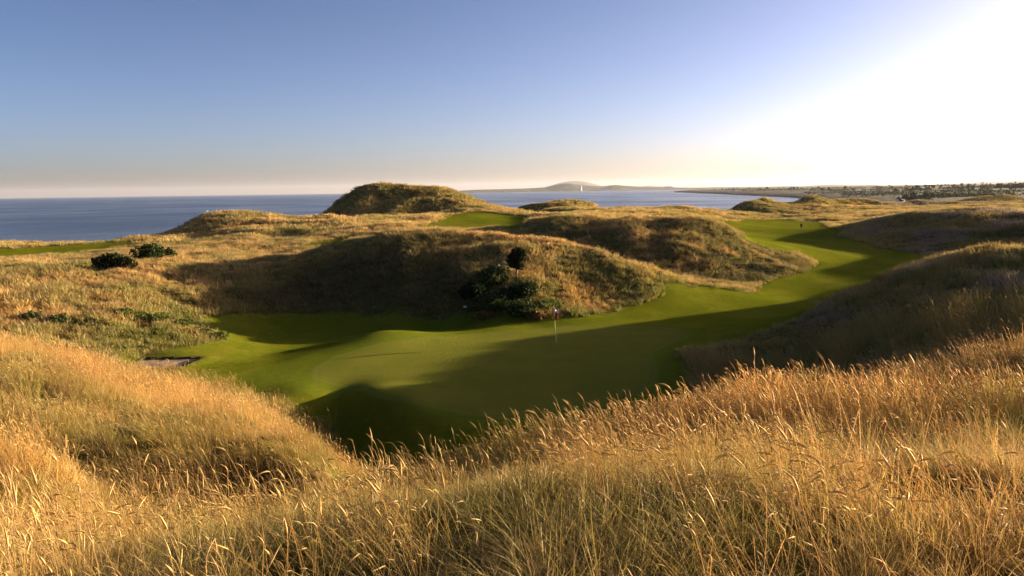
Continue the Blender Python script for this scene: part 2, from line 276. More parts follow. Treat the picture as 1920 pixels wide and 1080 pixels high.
# -- land: thatch, lawn, green (all on one material so that no seam shows between the pieces of ground)
m_land, nt, out = mat('land'); k = N(nt)
pos = k('ShaderNodeNewGeometry').outputs['Position']
n1 = k.noise(pos, .35, 4); n2 = k.noise(pos, 2.2, 4); n3 = k.noise(pos, 14, 3); n0 = k.noise(pos, .05, 3)
rgh = k.mix(k.rng(n1, .38, .62), (.115, .085, .030), (.060, .066, .018))
rgh = k.mix(k.rng(n2, .45, .7), rgh, (.16, .115, .045))
tint = k.attr('tint', 'Color')
rgh = k.mix(.55, rgh, tint)
lawn = k.mix(k.rng(n1, .35, .65), (.170, .222, .012), (.240, .268, .018))
lawn = k.mix(k.rng(n2, .42, .72), lawn, (.280, .265, .030))
lawn = k.mix(k.rng(n0, .52, .75, 0, .35), lawn, (.25, .22, .06))
sx = k('ShaderNodeSeparateXYZ', {0: pos})
bw = k.math('SINE', k.math('ADD', k.math('ADD', k.math('MULTIPLY', sx.outputs[0], .62), k.math('MULTIPLY', sx.outputs[1], .22)), k.math('MULTIPLY', n0, 9.)))
lawn = k.mix(k.rng(bw, -.35, .35, 0, .38), lawn, (.150, .195, .011))
green = k.mix(k.rng(n1, .35, .65), (.245, .268, .040), (.280, .292, .044))
green = k.mix(k.rng(n3, .35, .7, 0, .35), green, (.190, .218, .032))
apron = k.mix(k.rng(n2, .35, .65), (.180, .235, .020), (.215, .258, .024))
gi = k.rng(k.attr('inner'), -.12, .12); gg = k.rng(k.attr('green'), -.15, .15)
ring = k.math('MULTIPLY', k.rng(k.attr('inner'), -.55, -.25), k.rng(k.attr('inner'), -.1, .0, 1, 0))
gcol = k.mix(gi, apron, green); gcol = k.mix(k.math('MULTIPLY', ring, .45), gcol, (.30, .31, .08))
mo = k.math('ADD', k.attr('mown'), k.math('MULTIPLY', k.math('SUBTRACT', n2, .5), 1.2))
c = k.mix(k.rng(mo, -.3, .5), rgh, lawn)
c = k.mix(gg, c, gcol)
c = k.mix(k.rng(k.attr('pit'), -.05, .05), c, k.mix(n3, (.30, .215, .12), (.40, .30, .18)))
hgt = k.math('ADD', k.math('MULTIPLY', n3, .6), n2)
bs = k.mix(k.rng(k.attr('green'), -.2, .2), (1, 1, 1), (.25, .25, .25))
bmp = k('ShaderNodeBump', {'Strength': k.math('MULTIPLY', bs, .8), 'Distance': .10, 'Height': hgt})
# turf is a pile of upright blades: most of what meets the eye faces sideways, not up
wn_ = k('ShaderNodeTexWhiteNoise', {'Vector': k('ShaderNodeVectorMath', {0: pos, 3: 97.0}, operation='SCALE').outputs[0]})
ang = k.math('MULTIPLY', wn_.outputs[0], 6.2832)
hv_ = k('ShaderNodeCombineXYZ', {0: k.math('COSINE', ang), 1: k.math('SINE', ang), 2: 0.0}).outputs[0]
nsum = k('ShaderNodeVectorMath', {0: k('ShaderNodeVectorMath', {0: bmp.outputs[0], 3: .85}, operation='SCALE').outputs[0], 1: hv_}, operation='ADD').outputs[0]
nrm_ = k('ShaderNodeVectorMath', {0: nsum}, operation='NORMALIZE').outputs[0]
d1 = k('ShaderNodeBsdfDiffuse', {0: c, 'Normal': nrm_}); d2 = k('ShaderNodeBsdfTranslucent', {0: c, 'Normal': nrm_}); d0 = k('ShaderNodeBsdfDiffuse', {0: c, 'Normal': bmp.outputs[0]})
turf = k('ShaderNodeMixShader', {0: .3, 1: d1.outputs[0], 2: d2.outputs[0]})
ismown = k.math('MULTIPLY', k.rng(mo, -.3, .5), k.rng(k.attr('pit'), -.05, .05, 1, 0))
fin = k('ShaderNodeMixShader', {0: ismown, 1: d0.outputs[0], 2: turf.outputs[0]})
nt.links.new(fin.outputs[0], out.inputs[0])

# -- farmland across the bay
m_farm, nt, out = mat('farmland'); k = N(nt)
pos = k('ShaderNodeNewGeometry').outputs['Position']
mp = k('ShaderNodeMapping', {0: pos, 2: (0, 0, .5), 3: (1, .55, 0)}).outputs[0]
vo = k('ShaderNodeTexVoronoi', {'Vector': mp, 'Scale': .009, 'Randomness': .8}, distance='CHEBYCHEV')
hue = k('ShaderNodeSeparateColor', {0: vo.outputs['Color']}).outputs[0]
rp = k('ShaderNodeValToRGB', {0: hue}); cr = rp.color_ramp; cr.interpolation = 'CONSTANT'
cr.elements[0].color = (.055, .075, .025, 1); cr.elements[1].position = .3; cr.elements[1].color = (.075, .115, .025, 1)
for p_, c_ in ((.5, (.16, .15, .05)), (.62, (.05, .06, .025)), (.78, (.20, .17, .07)), (.88, (.10, .13, .03))): e = cr.elements.new(p_); e.color = (*c_, 1)
vd = k('ShaderNodeTexVoronoi', {'Vector': mp, 'Scale': .009, 'Randomness': .8}, feature='DISTANCE_TO_EDGE')
c = k.mix(k.rng(vd.outputs[0], .02, .05), (.025, .032, .016), rp.outputs[0])
c = k.mix(k.rng(k.attr('shore'), 5, 120), (.11, .085, .045), c)
c = k.mix(k.rng(k.noise(pos, .02, 4), .45, .6, 0, .6), c, (.05, .055, .025))
df = k('ShaderNodeBsdfPrincipled', {'Base Color': c, 'Roughness': .95, 'Specular IOR Level': .1})
nt.links.new(df.outputs[0], out.inputs[0])

# -- sea
m_sea, nt, out = mat('sea_water'); k = N(nt)
pos = k('ShaderNodeNewGeometry').outputs['Position']
mp = k('ShaderNodeMapping', {0: pos, 2: (0, 0, .5), 3: (1, .45, 1)}).outputs[0]
wv = k.math('ADD', k.noise(mp, .16, 4, .6), k.math('MULTIPLY', k.noise(mp, .7, 3), .35))
bmp = k('ShaderNodeBump', {'Strength': 1.0, 'Distance': 2.6, 'Height': wv})
patch = k.noise(pos, .004, 3)
df = k('ShaderNodeBsdfPrincipled', {'Base Color': (.012, .026, .060, 1), 'Roughness': k.rng(patch, .35, .65, .16, .26), 'IOR': 1.33, 'Normal': bmp.outputs[0]})
nt.links.new(df.outputs[0], out.inputs[0])

def plain(name, col, rough=.8, spec=.3, var=.25, scale=6.):
    m, nt, out = mat(name); k = N(nt)
    pos = k('ShaderNodeTexCoord').outputs['Object']
    n_ = k.noise(pos, scale, 3)
    c = k.mix(k.rng(n_, .3, .7), tuple(v * (1 - var) for v in col), tuple(min(1, v * (1 + var)) for v in col))
    b = k('ShaderNodeBsdfPrincipled', {'Base Color': c, 'Roughness': rough, 'Specular IOR Level': spec})
    nt.links.new(b.outputs[0], out.inputs[0]); return m
def leafmat(name, gain=1.0, instancer=True, col=None, trans=.35, tip=(.62, .43, .17), tipw=.32):
    """blades and leaves: tint of the tuft, variation per blade, paler towards the dry tip"""
    m, nt, out = mat(name); k = N(nt)
    base = k.attr('tint', 'Color', 'INSTANCER') if instancer else k('ShaderNodeRGB').outputs[0]
    if not instancer: base.default_value = (*col, 1)
    rnd = k.attr('rnd'); t = k.attr('along')
    v = k.rng(rnd, 0, 1, .42 * gain, 1.5 * gain, False)
    hsv = k('ShaderNodeHueSaturation', {'Hue': k.rng(k.math('FRACT', k.math('MULTIPLY', rnd, 7.31)), 0, 1, .48, .52, False), 'Value': v, 'Color': base}).outputs[0]
    c = k.mix(k.math('MULTIPLY', t, tipw), hsv, tip)
    d = k('ShaderNodeBsdfDiffuse', {0: c}); tr = k('ShaderNodeBsdfTranslucent', {0: c})
    mx = k('ShaderNodeMixShader', {0: trans, 1: d.outputs[0], 2: tr.outputs[0]})
    gl = k('ShaderNodeBsdfGlossy', {0: (1, .95, .85, 1), 'Roughness': .5}); mg = k('ShaderNodeMixShader', {0: .03 if instancer else .006, 1: mx.outputs[0], 2: gl.outputs[0]})
    nt.links.new(mg.outputs[0], out.inputs[0]); return m
m_grass = leafmat('marram_blades')

# ------------------------------------------------------------------ mesh builders
def mesh_np(name, V, Fq, smooth=True, mats=(), attrs=None, normals=None):
    """V (n,3); Fq (m,4) or (m,3)"""
    me = bpy.data.meshes.new(name); V = np.asarray(V, np.float32); Fq = np.asarray(Fq, np.int32); m, c = Fq.shape
    me.vertices.add(len(V)); me.vertices.foreach_set('co', V.ravel())
    me.loops.add(m * c); me.loops.foreach_set('vertex_index', Fq.ravel())
    me.polygons.add(m); me.polygons.foreach_set('loop_start', np.arange(0, m * c, c, dtype=np.int32))
    try: me.polygons.foreach_set('loop_total', np.full(m, c, np.int32))
    except Exception: pass
    me.polygons.foreach_set('use_smooth', np.full(m, smooth, bool))
    for nm, a in (attrs or {}).items():
        a = np.asarray(a, np.float32)
        if a.ndim == 2:
            at = me.attributes.new(nm, 'FLOAT_COLOR', 'POINT'); at.data.foreach_set('color', np.concatenate([a, np.ones((len(a), 1), np.float32)], 1).ravel())
        else:
            at = me.attributes.new(nm, 'FLOAT', 'POINT'); at.data.foreach_set('value', a)
    for m_ in mats: me.materials.append(m_)
    me.update(calc_edges=True)
    if normals is not None: me.normals_split_custom_set_from_vertices(np.asarray(normals, np.float32))
    return me
def add(name, me, parent=None, loc=None, **props):
    o = bpy.data.objects.new(name, me); COL.objects.link(o)
    if parent: o.parent = parent
    if loc is not None: o.location = loc
    for a, b in props.items(): o[a] = b
    return o
def empty(name, loc, rz=0, **props):
    o = bpy.data.objects.new(name, None); COL.objects.link(o); o.location = loc; o.rotation_euler[2] = rz; o.empty_display_size = .2
    for a, b in props.items(): o[a] = b
    return o

# ------------------------------------------------------------------ tints of the rough
STRAW = np.array((.49, .300, .080)); PALE = np.array((.58, .40, .15)); OLIVE = np.array((.215, .200, .042)); GRN = np.array((.145, .168, .020)); BRN = np.array((.22, .125, .055)); HEA = np.array((.275, .225, .185)); DRK = np.array((.075, .085, .025))
def lerp(a, b, t): return a + (b - a) * t[..., None]
Rpoly = outline(((1275, 660), (1345, 652), (1480, 607), (1700, 502), (1850, 468), (1918, 474))) + [(40, 44), (40, 22)] + [(14, 25), (10, 34)]
Mpoly = [(-12, 62), (0, 60), (14, 61), (22, 66), (22, 73), (12, 74), (2, 73), (-8, 72)]
def tints(x, y, z):
    r = np.hypot(x, y); th = np.arctan2(x, y)
    a = fbm(x, y, 2.2, 21); b = fbm(x, y, 7, 22); c_ = fbm(x, y, .8, 23); d = fbm(x, y, 16, 24)
    col = lerp(np.broadcast_to(STRAW, x.shape + (3,)), PALE, sstep(c_, .45, .75))
    col = lerp(col, np.broadcast_to(OLIVE, col.shape), sstep(a, .42, .64) * .8)
    col = lerp(col, np.broadcast_to(GRN, col.shape), sstep(b, .52, .70) * .65)
    col = lerp(col, np.broadcast_to(BRN, col.shape), sstep(1 - c_, .52, .72) * .6)
    far = sstep(r, 85, 200)
    col = lerp(col, np.broadcast_to(OLIVE, col.shape), far * sstep(d, .38, .62) * .6)
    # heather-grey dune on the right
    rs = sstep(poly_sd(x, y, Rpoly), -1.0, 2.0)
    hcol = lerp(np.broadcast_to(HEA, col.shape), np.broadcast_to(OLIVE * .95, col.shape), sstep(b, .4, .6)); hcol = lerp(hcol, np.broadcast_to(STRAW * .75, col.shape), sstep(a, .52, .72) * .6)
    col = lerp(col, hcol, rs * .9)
    # main dune: green low down
    ms = sstep(poly_sd(x, y, Mpoly), -2.5, 1.5) * sstep(-z, -4.2, -.8)
    col = lerp(col, lerp(np.broadcast_to(GRN * 1.25, col.shape), np.broadcast_to(STRAW * .9, col.shape), sstep(a, .52, .7)), ms * .92)
    # main dune's left face: scrub green, darkened to paint in the shade
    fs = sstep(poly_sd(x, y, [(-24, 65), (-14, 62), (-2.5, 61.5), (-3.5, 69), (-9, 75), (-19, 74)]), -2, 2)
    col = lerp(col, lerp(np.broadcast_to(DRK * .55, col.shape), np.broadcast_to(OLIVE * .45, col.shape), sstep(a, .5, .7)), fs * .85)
    # face of the dune behind: shade put into the tint as olive and dark patches
    cs = sstep(poly_sd(x, y, [(2, 97), (10, 82), (22, 79), (36, 83), (34, 95), (24, 97.5)]), -3, 3)
    col = lerp(col, lerp(np.broadcast_to(OLIVE * .62, col.shape), np.broadcast_to(DRK, col.shape), sstep(b, .45, .6)), cs * sstep(a, .36, .5) * .85)
    # bracken slopes at left
    ls = sstep(poly_sd(x, y, [(-27, 52), (-23, 49.5), (-19, 54), (-21, 62), (-26, 61)]), -1.5, 1.5)
    col = lerp(col, np.broadcast_to(GRN * 1.1, col.shape), ls * sstep(a, .42, .6) * .85)
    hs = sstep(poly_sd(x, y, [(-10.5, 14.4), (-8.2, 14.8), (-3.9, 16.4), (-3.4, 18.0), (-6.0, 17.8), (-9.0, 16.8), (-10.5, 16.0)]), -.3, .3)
    col = lerp(col, np.broadcast_to(BRN * .35, col.shape), hs * .9)  # near-left hollow: its shadow painted as a dark brown tint
    js = np.maximum(sstep(poly_sd(x, y, [(48, 100), (62, 94), (95, 96), (95, 142), (74, 146), (62, 140), (55, 128)]), -4, 4), .9 * sstep(poly_sd(x, y, [(140, 270), (260, 270), (300, 420), (150, 420)]), -10, 10))
    col = lerp(col, lerp(np.broadcast_to(OLIVE * .62, col.shape), np.broadcast_to(HEA * .7, col.shape), sstep(b, .42, .6)), js * .85)  # far right dunes: camera-side slopes tinted darker to stand for shade
    ed = samp(mown, x, y)
    col = lerp(col, np.broadcast_to(GRN, col.shape), sstep(ed, -1.8, .1) * .55)
    return col * (.85 + .3 * fbm(x, y, .5, 29))[..., None]

# ------------------------------------------------------------------ the ground
nrow, ncol = X.shape
def gdiff(a, ax): return np.gradient(a, axis=ax)
tu = np.stack([gdiff(X, 1), gdiff(Y, 1), gdiff(Zt, 1)], -1); tv = np.stack([gdiff(X, 0), gdiff(Y, 0), gdiff(Zt, 0)], -1)
NRM = np.cross(tu, tv); NRM /= np.linalg.norm(NRM, axis=-1, keepdims=True) + 1e-12
NRM = np.where(NRM[..., 2:3] < 0, -NRM, NRM)
idx = np.arange(nrow * ncol).reshape(nrow, ncol)
quads = np.stack([idx[:-1, :-1], idx[:-1, 1:], idx[1:, 1:], idx[1:, :-1]], -1).reshape(-1, 4)
def fmean(a): return ((a[:-1, :-1] + a[:-1, 1:] + a[1:, 1:] + a[1:, :-1]) / 4).ravel()
zmax = np.maximum.reduce([Zt[:-1, :-1], Zt[:-1, 1:], Zt[1:, 1:], Zt[1:, :-1]]).ravel()
fz = zmax > SEA - 1.2
fr = fmean(RR)
cls = np.full(len(quads), 0)
cls[fmean(SD['fair']) > 0] = 2
cls[fmean(SD['green']) > 0] = 1
for i_, nm in ((3, 'f1'), (4, 'f2'), (5, 'f3'), (6, 'f4')): cls[fmean(SD[nm]) > 0] = i_
cls[fr > 470] = 7
pitq = fmean(SD['pit']) > -.02
cls[pitq] = 8
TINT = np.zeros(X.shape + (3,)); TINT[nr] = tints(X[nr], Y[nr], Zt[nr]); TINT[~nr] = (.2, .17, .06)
VALL = np.stack([X, Y, Zt], -1).reshape(-1, 3); NALL = NRM.reshape(-1, 3)
def ground(name, mask, m, attrs):
    q = quads[mask]; u, inv = np.unique(q, return_inverse=True)
    me = mesh_np(name, VALL[u], inv.reshape(-1, 4), True, (m,), {a: g.reshape(-1, *g.shape[2:])[u] for a, g in attrs.items()}, NALL[u])
    o = add(name, me); o['kind'] = 'structure'; return o
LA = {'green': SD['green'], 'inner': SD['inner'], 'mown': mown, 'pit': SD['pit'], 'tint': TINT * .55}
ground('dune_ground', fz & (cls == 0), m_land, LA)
ground('putting_green', fz & (cls == 1), m_land, LA)
ground('fairway', fz & (cls == 2), m_land, LA)
for i_ in (3, 4, 5, 6): ground('fairway', fz & (cls == i_), m_land, LA)
ground('farmland', fz & (cls == 7), m_farm, {'shore': fsd})
def H(x, y): return float(samp(Zt, np.array([x], float), np.array([y], float))[0])

# sand pit: floor, and turf walls
m_sand = plain('pit_sand', (.36, .26, .15), .95, .1, .2, 9)
m_turf = plain('pit_turf_wall', (.05, .045, .02), .95, .1, .4, 8)
pz = PITZ - .10
nx, ny = 24, 14
u_, v_ = np.meshgrid(np.linspace(0, 1, nx), np.linspace(0, 1, ny))
p0, p1, p2, p3 = [np.array(p_) for p_ in PIT]
g2 = (p0 * (1 - u_[..., None]) + p1 * u_[..., None]) * (1 - v_[..., None]) + (p3 * (1 - u_[..., None]) + p2 * u_[..., None]) * v_[..., None]
gx, gy = g2[..., 0], g2[..., 1]
ii = np.arange(nx * ny).reshape(ny, nx)
qq = np.stack([ii[:-1, :-1], ii[:-1, 1:], ii[1:, 1:], ii[1:, :-1]], -1).reshape(-1, 4)
pit = add('sand_pit', mesh_np('sand_pit', np.stack([gx, gy, pz + (fbm(gx, gy, .6, 3) - .5) * .08], -1).reshape(-1, 3), qq, True, (m_sand,))); pit['kind'] = 'structure'
for a_, b_ in ((p0, p1), (p1, p2), (p2, p3), (p3, p0)):
    vs = []; nseg = 14; dr = (b_ - a_) / np.linalg.norm(b_ - a_); nn = np.array([dr[1], -dr[0]])
    for s in range(nseg + 1):
        e = a_ + (b_ - a_) * s / nseg
        for off, zz in ((-.06, pz - .05), (.0, PITZ - .02), (.05, PITZ + .03), (.35, PITZ - .04)):
            w_ = (fbm(np.array([e[0] * 3 + zz]), np.array([e[1] * 3]), 1, 4)[0] - .5) * .06
            vs.append((*(e + nn * (off + w_)), zz + w_))
    vs = np.array(vs); ii2 = np.arange(len(vs)).reshape(nseg + 1, 4)
    q2 = np.stack([ii2[:-1, :-1], ii2[1:, :-1], ii2[1:, 1:], ii2[:-1, 1:]], -1).reshape(-1, 4)
    add('turf_wall', mesh_np('turf_wall', vs, q2, True, (m_turf,)), pit)

# ------------------------------------------------------------------ sea and the far coast
r_s = np.concatenate([[0], np.exp(np.linspace(math.log(60), math.log(44000), 60))]); a_s = np.linspace(0, 2 * math.pi, 129)[:-1]
V = [(0, 0, SEA)]; 
for r_ in r_s[1:]: V += [(r_ * math.sin(a_), r_ * math.cos(a_), SEA) for a_ in a_s]
Fq = []
for i_ in range(1, len(r_s) - 1):
    for j_ in range(128):
        Fq.append((1 + (i_ - 1) * 128 + j_, 1 + i_ * 128 + j_, 1 + i_ * 128 + (j_ + 1) % 128, 1 + (i_ - 1) * 128 + (j_ + 1) % 128))
sea = add('sea', mesh_np('sea', V, np.array(Fq)[:, ::-1], True, (m_sea,))); sea['kind'] = 'structure'

def far_hills(name, d0, depth, prof, m, seed, rough_amp):
    """a range of hills d0 metres away; prof: (px, height m) of its skyline"""
    prof = np.array(prof, float)
    xs = np.linspace(prof[0, 0], prof[-1, 0], 260); hs = np.interp(xs, prof[:, 0], prof[:, 1])
    kx = np.array([.1, .2, .4, .2, .1]); hs = np.convolve(np.pad(hs, 2, mode='edge'), kx, 'valid')
    ts = np.linspace(0, 1, 22)
    XX = d0 * (xs[None] - 960) / F * np.ones((22, 1)) + 0; YY = d0 + depth * ts[:, None] + 0 * XX
    XX = XX * (YY / d0) ** .5
    shp = np.where(ts < .55, np.sin(ts / .55 * math.pi / 2) ** 1.3, np.cos((ts - .55) / .45 * math.pi / 2))
    ZZ = SEA - 3 + (hs[None] + 3 - SEA) * shp[:, None] + (fbm(XX, YY, depth * .18, seed) - .5) * rough_amp * shp[:, None]
    ii = np.arange(XX.size).reshape(XX.shape)
    q = np.stack([ii[:-1, :-1], ii[:-1, 1:], ii[1:, 1:], ii[1:, :-1]], -1).reshape(-1, 4)
    o = add(name, mesh_np(name, np.stack([XX, YY, ZZ], -1).reshape(-1, 3), q, True, (m,), {'shore': np.full(XX.size, 500.)})); o['kind'] = 'structure'
def hpx(px, py, d): return 10 + ((371 - .01406 * px) - py) / F * d
m_hill = plain('moorland', (.085, .075, .05), .95, .1, .3, .002)
D1, D2, D3 = 12000, 26000, 17000
far_hills('far_coast', D1 * .93, 2600, [(x_, hpx(x_, y_, D1)) for x_, y_ in ((862, 357.6), (900, 355.5), (960, 354), (1000, 352.6), (1030, 351), (1050, 346), (1064, 344), (1076, 343.3), (1090, 345), (1115, 348), (1140, 349.5), (1155, 347.5), (1168, 346.3), (1182, 348), (1210, 349.5), (1240, 350), (1290, 351), (1350, 351), (1420, 350), (1500, 348.5), (1600, 348), (1700, 347), (1800, 346))], m_farm, 3, 12)
far_hills('mountain', D2 * .95, 5000, [(x_, hpx(x_, y_, D2)) for x_, y_ in ((1005, 356), (1022, 352), (1040, 347), (1055, 342), (1072, 339.2), (1088, 338.2), (1104, 339.3), (1120, 343), (1135, 347.5), (1160, 350), (1200, 350.5), (1230, 347.5), (1260, 349), (1300, 352), (1340, 354))], m_hill, 4, 12)
far_hills('mountain', D3 * .95, 4000, [(x_, hpx(x_, y_, D3)) for x_, y_ in ((1520, 350), (1560, 347), (1600, 345), (1630, 346), (1660, 345.5), (1700, 347), (1760, 346.5), (1800, 345.5), (1840, 343), (1880, 340.5), (1920, 339), (1980, 337), (2050, 340))], m_hill, 6, 10)

# ------------------------------------------------------------------ grass
def ribbon(base, d0, L, wdt, bend, side, segs, tipw=.15):
    """a blade: curved strip; d0 start direction, bend pulls it over; returns verts, faces, along"""
    pts = []; p = np.array(base, float); d = np.array(d0, float); d /= np.linalg.norm(d)
    st = L / segs
    for i in range(segs + 1):
        pts.append(p.copy()); p = p + d * st; d = d + np.array(bend) * (1.0 / segs) * (.4 + 1.2 * i / segs); d /= np.linalg.norm(d)
    s = np.array(side); V = []; al = []
    for i, q_ in enumerate(pts):
        f = i / segs; w_ = wdt * (1 - (1 - tipw) * f ** 1.6) * .5
        V += [q_ - s * w_, q_ + s * w_]; al += [f, f]
    Fc = [(2 * i, 2 * i + 1, 2 * i + 3, 2 * i + 2) for i in range(segs)]
    return V, Fc, al, pts, d
def tuft(name, seed, nb, rad, hmin, hmax, wdt, lean, segs=4, stalks=0, seedhead=True, spread=.5, stalk_w=.003, stalk_h=(.6, .95)):
    r = random.Random(seed); V = []; Fc = []; AL = []; RN = []
    def put(v, f, a, rn):
        o = len(V); V.extend(v); Fc.extend([tuple(i + o for i in q_) for q_ in f]); AL.extend(a); RN.extend([rn] * len(v))
    for b in range(nb):
        a = r.uniform(0, 6.283); q_ = rad * math.sqrt(r.random()); x, y = q_ * math.cos(a), q_ * math.sin(a)
        sp = spread * (.3 + r.random()); d = (math.cos(a) * sp - lean * r.uniform(.3, 1), math.sin(a) * sp, 1)
        h_ = r.uniform(hmin, hmax) * (1 - .35 * (q_ / max(rad, .01)) ** 2)
        be = (math.cos(a) * .5 - lean * 1.2 + r.uniform(-.35, .35), math.sin(a) * .5 + r.uniform(-.35, .35), -r.uniform(.3, 1.15))
        sa = r.uniform(0, 3.14); v, f, al, _, _ = ribbon((x, y, -.04), d, h_, wdt * r.uniform(.7, 1.3), be, (math.cos(sa), math.sin(sa), 0), segs)
        put(v, f, [z * .8 for z in al], r.random())
    for b in range(stalks):
        a = r.uniform(0, 6.283); q_ = rad * math.sqrt(r.random()); x, y = q_ * math.cos(a), q_ * math.sin(a)
        d = (math.cos(a) * .3 - lean * r.uniform(.2, 1.5), math.sin(a) * .3, 1)
        be = (-lean * r.uniform(-.1, .9) + r.uniform(-.2, .2), r.uniform(-.25, .25), -r.uniform(-.1, .35) - (.8 if r.random() < .25 else 0))
        h_ = r.uniform(*stalk_h); rn = r.uniform(.45, 1.0)
        for sa in (0, 1.57):
            v, f, al, pts, de = ribbon((x, y, 0), d, h_, stalk_w, be, (math.cos(sa), math.sin(sa), 0), 6, .8); put(v, f, [.45 + .5 * z for z in al], rn)
        if seedhead:      # slender ear: a tapered spindle along the last bit, drooping on
            c0 = pts[-1]; dr = de / np.linalg.norm(de); L = r.uniform(.05, .16); R0 = stalk_w * r.uniform(.8, 1.7); ring = []
            up = np.array((0, 0, 1.0)); s1 = np.cross(dr, up); s1 /= np.linalg.norm(s1) + 1e-9; s2 = np.cross(dr, s1)
            vv = []; p = c0.copy(); dd = dr.copy(); nod = r.choice((.2, .5, 1.0, 2.0))
            for i in range(5):
                rr = R0 * (.35, 1, .95, .6, .08)[i]
                for j in range(4): vv.append(p + s1 * rr * math.cos(j * 1.571) + s2 * rr * math.sin(j * 1.571))
                dd = dd + np.array((-.12, 0, -.16)) * nod; dd /= np.linalg.norm(dd); p = p + dd * L / 4
            ff = [(4 * i + j, 4 * i + (j + 1) % 4, 4 * i + 4 + (j + 1) % 4, 4 * i + 4 + j) for i in range(4) for j in range(4)]
            put(vv, ff, [1.0] * 20, rn)
    return mesh_np(name, np.array(V), np.array(Fc), True, (m_grass,), {'along': np.array(AL), 'rnd': np.array(RN)})
def proto_set(name, count, **kw):
    c = bpy.data.collections.new(name)
    for i in range(count):
        o = bpy.data.objects.new(f'{name}.{i:03d}', tuft(f'{name}.{i:03d}', 100 + i * 7 + len(name), **kw)); c.objects.link(o)
    return c
def gn_group(name, coll):
    g = bpy.data.node_groups.new(name, 'GeometryNodeTree')
    g.interface.new_socket('Geometry', in_out='INPUT', socket_type='NodeSocketGeometry'); g.interface.new_socket('Geometry', in_out='OUTPUT', socket_type='NodeSocketGeometry')
    i_ = g.nodes.new('NodeGroupInput'); o_ = g.nodes.new('NodeGroupOutput')
    ci = g.nodes.new('GeometryNodeCollectionInfo'); ci.inputs['Collection'].default_value = coll; ci.inputs['Separate Children'].default_value = True; ci.inputs['Reset Children'].default_value = True
    ip = g.nodes.new('GeometryNodeInstanceOnPoints'); ip.inputs['Pick Instance'].default_value = True
    def na(nm, ty): n_ = g.nodes.new('GeometryNodeInputNamedAttribute'); n_.data_type = ty; n_.inputs[0].default_value = nm; return n_.outputs[0]
    L = g.links.new
    L(i_.outputs[0], ip.inputs['Points']); L(ci.outputs[0], ip.inputs['Instance']); L(na('pick', 'INT'), ip.inputs['Instance Index'])
    e2r = g.nodes.new('FunctionNodeEulerToRotation'); L(na('rot', 'FLOAT_VECTOR'), e2r.inputs[0]); L(e2r.outputs[0], ip.inputs['Rotation'])
    L(na('scl', 'FLOAT_VECTOR'), ip.inputs['Scale']); L(ip.outputs[0], o_.inputs[0])
    return g
def scatter(name, coll, x, y, z, scl, tint, label, category, rzr=.9, tilt=.12):
    nn_ = len(x)
    me = bpy.data.meshes.new(name); me.vertices.add(nn_); me.vertices.foreach_set('co', np.stack([x, y, z], -1).astype(np.float32).ravel())
    a = me.attributes.new('pick', 'INT', 'POINT'); a.data.foreach_set('value', rng.integers(0, len(coll.objects), nn_).astype(np.int32))
    rot = np.stack([rng.normal(0, tilt, nn_), rng.normal(0, tilt, nn_), rng.normal(0, rzr, nn_)], -1)
    a = me.attributes.new('rot', 'FLOAT_VECTOR', 'POINT'); a.data.foreach_set('vector', rot.astype(np.float32).ravel())
    sv = np.stack([scl, scl, scl * rng.uniform(.8, 1.2, nn_)], -1)
    a = me.attributes.new('scl', 'FLOAT_VECTOR', 'POINT'); a.data.foreach_set('vector', sv.astype(np.float32).ravel())
    a = me.attributes.new('tint', 'FLOAT_COLOR', 'POINT'); a.data.foreach_set('color', np.concatenate([tint, np.ones((nn_, 1))], 1).astype(np.float32).ravel())
    o = add(name, me); o['kind'] = 'stuff'; o['label'] = label; o['category'] = category
    md = o.modifiers.new('tufts', 'NODES'); md.node_group = gn_group(name, coll)
    return o
def wedge(r0, r1, dens, half_deg=40, pw=1.0):
    """random ground points between two distances, thinning out with distance"""
    h_ = math.radians(half_deg); nmax = int(h_ * (r1 * r1 - r0 * r0) * dens)
    r = np.sqrt(rng.uniform(r0 * r0, r1 * r1, nmax)); t = rng.uniform(-h_, h_, nmax)
    kp = rng.random(nmax) < (r0 / r) ** pw
    r, t = r[kp], t[kp]; x = r * np.sin(t); y = r * np.cos(t); z = samp(Zt, x, y)
    kp = (samp(mown, x, y) < rng.normal(-.15, .25, len(x))) & (z > SEA + 2) & (samp(SD['pit'], x, y) < -.15)
    return x[kp], y[kp], z[kp], r[kp]
